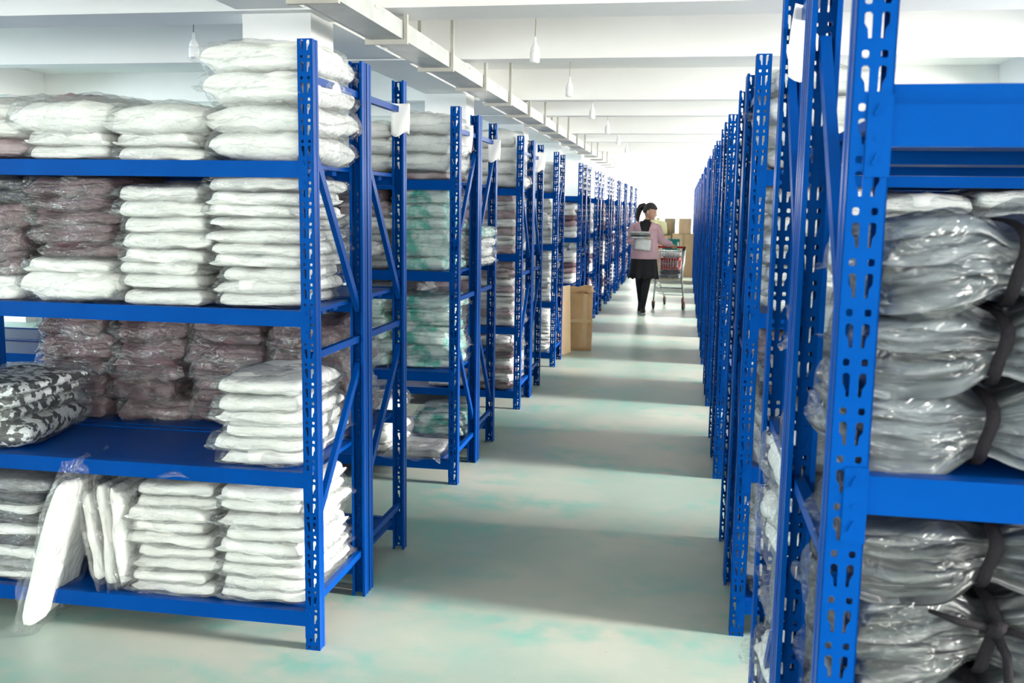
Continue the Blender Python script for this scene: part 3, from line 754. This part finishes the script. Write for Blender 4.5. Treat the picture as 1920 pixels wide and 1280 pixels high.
def crate(name, x, y, z, sx, sy_, sz_, m, label, cat, rz=0, grp=None):
    t = thing(name, label, cat, (x, y, z), rz, grp)
    b = MB()
    b.box(-sx/2, sx/2, -sy_/2, sy_/2, 0, .01)
    for q in range(2):
        yy = (-sy_/2, sy_/2-.006)[q]
        b.box(-sx/2, sx/2, yy, yy+.006, sz_*.82, sz_); b.box(-sx/2, sx/2, yy, yy+.006, .01, sz_*.18)
        for k in range(9): xx = -sx/2+(sx-.012)*k/8; b.box(xx, xx+.012, yy, yy+.006, sz_*.18, sz_*.82)
        xx = (-sx/2, sx/2-.006)[q]
        b.box(xx, xx+.006, -sy_/2+.006, sy_/2-.006, sz_*.82, sz_); b.box(xx, xx+.006, -sy_/2+.006, sy_/2-.006, .01, sz_*.18)
        for k in range(7): y2 = -sy_/2+.006+(sy_-.024)*k/6; b.box(xx, xx+.006, y2, y2+.012, sz_*.18, sz_*.82)
    ob('basket', b, m, t)
    r = MB(); r.box(-sx/2-.01, sx/2+.01, -sy_/2-.01, -sy_/2, sz_-.015, sz_+.004); r.box(-sx/2-.01, sx/2+.01, sy_/2, sy_/2+.01, sz_-.015, sz_+.004)
    r.box(-sx/2-.01, -sx/2, -sy_/2, sy_/2, sz_-.015, sz_+.004); r.box(sx/2, sx/2+.01, -sy_/2, sy_/2, sz_-.015, sz_+.004); ob('rim', r, m, t)
    f_ = MB(); pillow(f_, sx*.88, sy_*.88, sz_*.75, 14, 14, 5, .02, z0=.03, lump=.6); ob('contents', f_, m if m != REDP else GAR['grey'], t, True)
    return t
crate('crate', -.26, 21.15, .587, .36, .36, .27, TEALP, 'teal plastic crate on a pale carton at the far end', 'crate', grp=g_)
box_thing('carton', .02, 22.3, .957, .28, .4, .33, CARTONL, 'pale carton on top of the tall one at the far end', 'carton', g_)
box_thing('carton', -.32, 22.6, .66, .24, .3, .62, varied('grey_green_board', (.38, .36, .26), (.46, .44, .33), 4, .7), 'grey-green upright box at the far end above the teal crate', 'carton', g_)
box_thing('carton', -.32, 22.6, 0, .3, .35, .652, CARTONL, 'small pale carton at the far end under the grey-green box', 'carton', g_)
t = thing('plastic_sack', 'yellow plastic sack, colour washed out by daylight, on a carton at the far end', 'sack', (-.58, 22.35, .907), 0, g_)
sk = MB(); pillow(sk, .42, .4, .33, 20, 18, 9, .03, lump=.5, edge=5); ob('sack_body', sk, YELP, t, True)
ne = MB(); ne.lathe([(.05, .27), (.025, .32), (.03, .36), (.055, .39)], 14); ob('tied_neck', ne, YELP, t, True)

# ------------------------------------------------------------------ shopping cart
ang = math.atan2(-.08, .80)
ca_ = thing('shopping_cart', 'chrome wire shopping cart with red handle behind the woman', 'cart', (-.19, 14.68, 0), ang)
def bl(nr, fr, z_):   # helper: not used for colour, only width interpolation
    return nr+(fr-nr)*z_
fr_ = MB()
for s2 in (-1, 1):
    # side rail from handle down to the rear caster, then forward to the front caster
    fr_.tube([(s2*.225, -.34, .94), (s2*.215, -.26, .90), (s2*.19, -.10, .45), (s2*.20, -.05, .40), (s2*.225, .0, .12)], .012, 8)
    fr_.tube([(s2*.19, -.08, .42), (s2*.17, .30, .36), (s2*.145, .72, .12)], .012, 8)
    fr_.tube([(s2*.205, -.02, .26), (s2*.15, .66, .17)], .009, 8)
fr_.tube([(-.20, -.04, .33), (.20, -.04, .33)], .010, 8); fr_.tube([(-.15, .62, .17), (.15, .62, .17)], .010, 8)
ob('frame', fr_, CHROME, ca_, True)
bk = MB()
def bp_(u, v, w3):  # u across -1..1, v along 0..1, w3 height 0..1
    hw = (.235-.07*v)*(1-.12*(1-w3)); y_ = -.22+v*.92; zb_ = .44+.08*v; zt_ = .88-.02*v
    return (u*hw, y_+(.06*(1-w3) if v < .5 else -.10*(1-w3)*v), zb_+(zt_-zb_)*w3)
rw = .0022
for k in range(15):
    v = k/14; bk.tube([bp_(-1, v, 1), bp_(-1, v, 0), bp_(1, v, 0), bp_(1, v, 1)], rw, 4)
for k in range(13):
    u = -1+2*k/12
    bk.tube([bp_(u, 0, 1), bp_(u, 0, 0), bp_(u, 1, 0), bp_(u, 1, 1)], rw, 4)
for h_ in (0, .2, .4, .6, .8): bk.tube([bp_(-1, 0, h_), bp_(1, 0, h_), bp_(1, 1, h_), bp_(-1, 1, h_), bp_(-1, 0, h_)], rw*1.2, 4)
bk.tube([bp_(-1, 0, 1), bp_(1, 0, 1), bp_(1, 1, 1), bp_(-1, 1, 1), bp_(-1, 0, 1)], .006, 6)
ob('wire_basket', bk, CHROME, ca_, True)
hd = MB(); hd.tube([(-.245, -.35, .95), (.245, -.35, .95)], .016, 12); ob('handle', hd, REDP, ca_, True)
hs = MB()
for s2 in (-1, 1): hs.tube([(s2*.25, -.355, .95), (s2*.235, -.33, .935), (s2*.225, -.29, .91)], .018, 10)
ob('handle_end', hs, RUBBER, ca_, True)
for (x, y, sw) in ((-.225, 0, .3), (.225, 0, -.2), (-.145, .74, .2), (.145, .74, -.1)):
    k = obj('caster', None, ca_, (x, y, 0), sw)
    f_ = MB(); f_.box(-.022, -.017, -.02, .025, .045, .115); f_.box(.017, .022, -.02, .025, .045, .115); f_.box(-.022, .022, -.02, .025, .115, .122); f_.tube([(0, 0, .12), (0, 0, .14)], .012, 10)
    ob('fork', f_, simple('red_brown_plastic', (.2, .05, .04), .5) if 'red_brown_plastic' not in bpy.data.materials else bpy.data.materials['red_brown_plastic'], k)
    wv = MB(); wv.tube([(-.014, 0, .055), (-.011, 0, .055), (.011, 0, .055), (.014, 0, .055)], [.048, .055, .055, .048], 20); ob('wheel', wv, RUBBER, k, True)
cart_g = 'goods in the shopping cart'
cM = Matrix.Translation((-.19, 14.68, 0)) @ Matrix.Rotation(ang, 4, 'Z')
p = cM @ Vector((0, .16, .56)); crate('crate', p.x, p.y, .60, .27, .36, .17, REDP, 'red plastic crate inside the shopping cart', 'crate', ang, cart_g)
for i, (lx, ly, lz, col, kind, sc, rr) in enumerate([(0, .14, .475, 'grey', 'layer', (.95, .95, 1), 0), (0, .15, .537, 'dark', 'layer', (.95, .95, .95), .1), (.0, .16, .79, 'white', 'plump', (.75, .8, .7), .3), (.03, .50, .55, 'white', 'plump', (.65, .5, 1.4), 1.5)]):
    p = cM @ Vector((lx, ly, lz))
    bag(kind, i, col, p.x, p.y, p.z, ang+rr, ['grey bagged garment at the bottom of the shopping cart', 'black bagged garment under the red crate in the cart', 'white plastic bag on top of the red crate in the cart', 'white plastic bag at the front end of the cart'][i], cart_g, sc=sc)

# ------------------------------------------------------------------ the woman
WX, WY = -.545, 14.10
person = thing('person', 'woman in pink cardigan, black dress and tights pulling a shopping cart', 'person', (WX, WY, 0), 0)
def loft(mb, secs, n=20):
    """secs: (cx, cy, cz, rx, ry, tiltx) horizontal-ish elliptical rings"""
    k0 = len(mb.v)
    for (cx, cy2, cz, rx, ry) in secs:
        for a in range(n):
            t = 2*PI*a/n; mb.v.append((cx+rx*math.cos(t), cy2+ry*math.sin(t), cz))
    m_ = len(secs)
    for j in range(m_-1):
        for a in range(n): mb.f.append((k0+j*n+a, k0+j*n+(a+1) % n, k0+(j+1)*n+(a+1) % n, k0+(j+1)*n+a))
    mb.f.append(tuple(k0+a for a in range(n))[::-1]); mb.f.append(tuple(k0+(m_-1)*n+a for a in range(n)))
    return mb
def remesh(o, vox, it=2):
    r = o.modifiers.new('remesh', 'REMESH'); r.mode = 'VOXEL'; r.voxel_size = vox; r.use_smooth_shade = True
    s2 = o.modifiers.new('smooth', 'SMOOTH'); s2.factor = .5; s2.iterations = it
    return o
# joints (person space, facing -y, her right is -x)
HEADC = Vector((.065, -.02, 1.452))
shR, elR, wrR = Vector((-.165, .0, 1.265)), Vector((-.205, .01, 1.03)), Vector((-.02, -.19, 1.075))
shL, elL, wrL = Vector((.165, .0, 1.255)), Vector((.235, .045, 1.045)), Vector((.375, .175, .985))
hipR, knR, anR = Vector((-.07, 0, .80)), Vector((-.065, .06, .44)), Vector((-.055, .33, .16))
hipL, knL, anL = Vector((.06, 0, .80)), Vector((.045, -.035, .45)), Vector((.0, -.03, .085))
bd = MB()
loft(bd, [(0, 0, .72, .15, .10), (0, 0, .82, .155, .105), (0, 0, .95, .125, .09), (0, 0, 1.05, .115, .085), (0, -.005, 1.15, .135, .095), (0, 0, 1.24, .15, .085), (.005, .005, 1.285, .10, .06), (.012, .005, 1.31, .05, .048), (.03, -.005, 1.36, .043, .045), (.045, -.01, 1.40, .045, .05)])
def limb(mb, pts, rs, n=12):
    P2 = [Vector(p) for p in pts]; out = []; ro = []
    for i in range(len(P2)-1):
        for k in range(4): f_ = k/4; out.append(P2[i].lerp(P2[i+1], f_)); ro.append(rs[i]+(rs[i+1]-rs[i])*f_)
    out.append(P2[-1]); ro.append(rs[-1])
    mb.tube(out, ro, n)
limb(bd, [hipR, knR, (knR+anR)/2+Vector((0, .012, .03)), anR], [.08, .05, .045, .03])
limb(bd, [hipL, knL, (knL+anL)/2+Vector((0, .012, .03)), anL], [.08, .05, .045, .03])
limb(bd, [shR, elR, wrR], [.048, .036, .025]); limb(bd, [shL, elL, wrL], [.048, .036, .025])
limb(bd, [anR, anR+Vector((.005, .02, -.045)), anR+Vector((.0, -.01, -.09))], [.03, .026, .012])
limb(bd, [anL, anL+Vector((0, -.01, -.035)), anL+Vector((.0, -.08, -.062))], [.03, .024, .011])
# head turned to her left (+x, slightly toward us and downward)
hd_dir = Vector((.88, -.42, -.20)).normalized(); hd_side = Vector((0, 0, 1)).cross(hd_dir).normalized(); hd_up = hd_dir.cross(hd_side).normalized()
def hp(f_, s2, u): return HEADC + hd_dir*f_ + hd_side*s2 + hd_up*u
k0 = len(bd.v); nu, nv = 18, 24
for j in range(nu+1):
    ph = PI*j/nu; u = math.cos(ph); rr = math.sin(ph)
    for a in range(nv):
        th = 2*PI*a/nv; f_ = math.cos(th)*rr; s2 = math.sin(th)*rr
        low = max(0, -u)
        F_ = f_*.092 + (low*.012 if f_ > 0 else -low*-.02*f_); S2 = s2*.073*(1-.32*low**1.5); U_ = u*.108 - (.012*low*max(0, f_))
        bd.v.append(tuple(hp(F_+.008*low, S2, U_)))
for j in range(nu):
    for a in range(nv): bd.f.append((k0+j*nv+a, k0+(j+1)*nv+a, k0+(j+1)*nv+(a+1) % nv, k0+j*nv+(a+1) % nv))
bd.tube([hp(.080, 0, .018), hp(.092, 0, -.004), hp(.108, 0, -.028), (hp(.09, 0, -.034))], [.007, .008, .012, .009], 8)     # nose
bd.tube([hp(.086, -.02, -.056), hp(.096, 0, -.053), hp(.086, .02, -.056)], [.005, .009, .005], 8)                    # lips
bd.tube([hp(.082, 0, -.088), hp(.088, 0, -.096)], [.016, .013], 8)                                             # chin
for s2 in (-1, 1):
    bd.tube([hp(-.008, s2*.072, .018), hp(-.014, s2*.082, .004), hp(-.004, s2*.076, -.028)], [.010, .015, .008], 8)        # ears
    bd.tube([hp(.070, s2*.018, .030), hp(.074, s2*.038, .032)], .008, 8)                                        # brow
# hands: palm, four fingers and thumb each
def hand(mb, wr, d, nrm, side, curl, grip=0):
    d = d.normalized(); nrm = (nrm-d*nrm.dot(d)).normalized(); s3 = d.cross(nrm)*side
    c0 = wr+d*.045
    mb.tube([wr, wr+d*.02, c0, wr+d*.078], [.022, .027, .030, .024], 10)
    for q in (-1.5, -.5, .5, 1.5):
        L_ = [.058, .068, .072, .064][int(q+1.5)]; a = wr+d*.070+s3*q*.0165
        pts = [a-d*.02, a]; dd = d.copy()
        for sgm in range(3):
            dd = (Matrix.Rotation(curl*(.7+.2*sgm), 3, (nrm.cross(d)).normalized()) @ dd)
            pts.append(pts[-1]+dd*L_/3)
        mb.tube(pts, [.0085, .0088, .008, .0075, .006], 8)
    a = wr+d*.022+s3*.024
    pts = [a, a+s3*.022+d*.018+nrm*.01, a+s3*.028+d*.04+nrm*.02, a+s3*.022+d*.056+nrm*.028]
    mb.tube(pts, [.011, .010, .009, .007], 8)
hand(bd, wrR, Vector((.9, -.2, .05)), Vector((0, .3, 1)), -1, -.35)
hand(bd, wrL, Vector((.35, .35, -.35)), Vector((.1, -.2, -1)), -1, .75)
body = ob('body', bd, SKIN, person, True); remesh(body, .0065, 2)
# eyes
ey = MB()
for s2 in (-1, 1):
    c = hp(.083, s2*.030, .012); ey.tube([c-hd_side*.011, c+hd_side*.011], .0045, 8)
ob('eyes', ey, simple('eye_dark', (.02, .015, .012), .2), person, True)
# hair: cap, bun of the tie and ponytail
hr = MB(); k0 = len(hr.v)
for j in range(nu+1):
    ph = PI*j/nu; u = math.cos(ph); rr = math.sin(ph)
    for a in range(nv):
        th = 2*PI*a/nv; f_ = math.cos(th)*rr; s2 = math.sin(th)*rr
        hr.v.append(tuple(hp(-.010+f_*.098, s2*.083, .012+u*.112)))
for j in range(nu):
    for a in range(nv):
        ph = PI*(j+.5)/nu; th = 2*PI*(a+.5)/nv; f_ = math.cos(th)*math.sin(ph); u = math.cos(ph); s2 = abs(math.sin(th)*math.sin(ph))
        lim = .28 + (.0 if f_ > .3 else -.65*min(1, (.3-f_)/.6))
        if u > lim: hr.f.append((k0+j*nv+a, k0+(j+1)*nv+a, k0+(j+1)*nv+(a+1) % nv, k0+j*nv+(a+1) % nv))
hair = ob('hair', hr, HAIR, person, True); sm = hair.modifiers.new('thick', 'SOLIDIFY'); sm.thickness = .012; sm.offset = 1
pt = MB(); pt.tube([hp(-.07, 0, .055), hp(-.125, .0, .075), hp(-.165, 0, .045), hp(-.185, 0, -.02), hp(-.190, 0, -.09), hp(-.175, 0, -.15), hp(-.15, 0, -.19)], [.026, .034, .044, .046, .040, .028, .008], 14)
ob('ponytail', pt, HAIR, person, True)
# black top and skirt
dr = MB()
loft(dr, [(0, 0, .82, .168, .118), (0, 0, .95, .140, .102), (0, 0, 1.05, .130, .097), (0, -.005, 1.15, .150, .107), (0, 0, 1.24, .160, .097), (.005, .003, 1.285, .108, .070), (.012, .003, 1.315, .058, .057), (.022, 0, 1.345, .051, .052)], 28)
ob('top', dr, BLACKF, person, True)
sk = MB(); n3 = 56; secs = [(.84, .172, .120, 0), (.78, .185, .130, .004), (.68, .195, .140, .010), (.58, .205, .150, .016), (.50, .215, .160, .022)]
for (z, rx, ry, am) in secs:
    for a in range(n3):
        t = 2*PI*a/n3; q = 1+am*6*math.sin(t*9+z*2)*.5; sk.v.append((rx*math.cos(t)*q-.01, ry*math.sin(t)*q+.02*(.84-z), z+(am*.6*math.sin(t*14) if z < .55 else 0)))
for j in range(len(secs)-1):
    for a in range(n3): sk.f.append((j*n3+a, (j+1)*n3+a, (j+1)*n3+(a+1) % n3, j*n3+(a+1) % n3))
o = ob('skirt', sk, BLACKF, person, True); m_ = o.modifiers.new('thick', 'SOLIDIFY'); m_.thickness = .004
# tights
ti = MB()
limb(ti, [hipR, knR, (knR+anR)/2+Vector((0, .014, .03)), anR, anR+Vector((.01, .01, -.06))], [.086, .056, .051, .036, .036])
limb(ti, [hipL, knL, (knL+anL)/2+Vector((0, .014, .03)), anL, anL+Vector((0, -.01, -.03))], [.086, .056, .051, .036, .037])
ob('tights', ti, BLACKF, person, True)
# shoes
for (a0, dirv, nm) in ((anL+Vector((0, .03, -.085)), Vector((.05, -1, 0)), 'shoe'), (anR+Vector((.0, .045, -.075)), Vector((.05, -.62, -.55)), 'shoe')):
    dirv = dirv.normalized(); up = Vector((0, 0, 1)); up = (up-dirv*up.dot(dirv)).normalized(); sd_ = dirv.cross(up)
    sh = MB(); so = MB()
    prof = [(-.03, .028, .07), (.0, .034, .085), (.05, .036, .08), (.10, .040, .055), (.15, .042, .045), (.195, .036, .038), (.225, .018, .022)]
    for mb, lo, hi in ((sh, .018, 1), (so, 0, 0)):
        for (l, hw, hh) in prof:
            for t in range(12):
                th = 2*PI*t/12; cxx = math.cos(th)*hw*(1 if mb is sh else 1.06)
                czz = .018+(hh-.018)*(.5+.5*math.sin(th)) if mb is sh else .018*(.5+.5*math.sin(th))+.001
                mb.v.append(tuple(a0+dirv*l+sd_*cxx+up*czz))
        for j in range(len(prof)-1):
            for t in range(12): mb.f.append((j*12+t, j*12+(t+1) % 12, (j+1)*12+(t+1) % 12, (j+1)*12+t))
        mb.f.append(tuple(range(12))[::-1]); mb.f.append(tuple((len(prof)-1)*12+t for t in range(12)))
    s_o = ob('shoe', sh, SHOE, person, True); ob('sole', so, SOLE, s_o, True)
# cardigan with open V neck
cg = MB(); n4 = 160
csec = [(.785, .190, .135), (.80, .196, .140), (.84, .196, .140), (.92, .186, .135), (1.0, .180, .130), (1.08, .178, .130), (1.16, .182, .132), (1.22, .186, .122), (1.262, .178, .104), (1.290, .132, .085), (1.312, .085, .075), (1.322, .068, .068)]
cs2 = []
for j in range(len(csec)-1):
    for q in range(4): cs2.append(tuple(a+(b-a)*q/4 for a, b in zip(csec[j], csec[j+1])))
csec = cs2+[csec[-1]]
for (z, rx, ry) in csec:
    for a in range(n4):
        t = 2*PI*a/n4; wob = 1+.018*noise.noise(Vector((math.cos(t)*3, math.sin(t)*3, z*6))); cg.v.append((rx*math.cos(t)*wob, ry*math.sin(t)*wob+(.004 if z < 1.2 else 0), z))
for j in range(len(csec)-1):
    zc = (csec[j][0]+csec[j+1][0])/2
    half = math.asin(min(.8, max(0, .085*(zc-1.04)/.25)/csec[j][1]))          # opening half-angle of the V
    for a in range(n4):
        t = (2*PI*(a+.5)/n4+PI/2) % (2*PI); da = abs(t-2*PI) if t > PI else t
        if da < half: continue
        cg.f.append((j*n4+a, j*n4+(a+1) % n4, (j+1)*n4+(a+1) % n4, (j+1)*n4+a))
limb(cg, [shR+Vector((.055, 0, -.005)), shR+Vector((-.004, 0, -.03)), elR, wrR-Vector((.03, -.015, 0))], [.036, .056, .055, .042], 16); limb(cg, [shL+Vector((-.055, 0, -.005)), shL+Vector((.004, 0, -.03)), elL, wrL-Vector((.02, .01, -.01))], [.036, .056, .053, .040], 16)
o = ob('cardigan', cg, PINK, person, True); m_ = o.modifiers.new('thick', 'SOLIDIFY'); m_.thickness = .006; m_.offset = 1
bt = MB()
for z in (.83, .90, .97): bt.tube([(.012, -.146, z), (.012, -.152, z)], .009, 10)
ob('buttons', bt, simple('pearl_button', (.7, .62, .6), .3), person, True)
# bags she holds against her chest
gh = 'bagged garments the woman carries'
for i, (dx, dz, c, sc, rr) in enumerate([(-.06, 1.085, 'pale', (.9, .5, .5), .1), (-.05, 1.108, 'dark', (.82, .5, .45), -.05), (-.065, 1.132, 'grey', (.85, .5, .5), .05), (-.06, 1.158, 'white', (.85, .5, .4), 0)]):
    bag('slim', i, c, WX+dx, WY-.245, dz, rr, ['pale grey bagged garment held by the woman, lowest in her arm', 'black bagged garment held by the woman, second from below', 'grey bagged garment held by the woman, second from top', 'white bagged garment held by the woman, topmost'][i], gh, sc=sc)
bag('flat', 0, 'white', WX-.02, WY-.20, .995, 0, 'white plastic bag hanging flat below the stack the woman holds', gh, rx=PI/2-.15, ry=.12, sc=(.72, .46, 1.6))
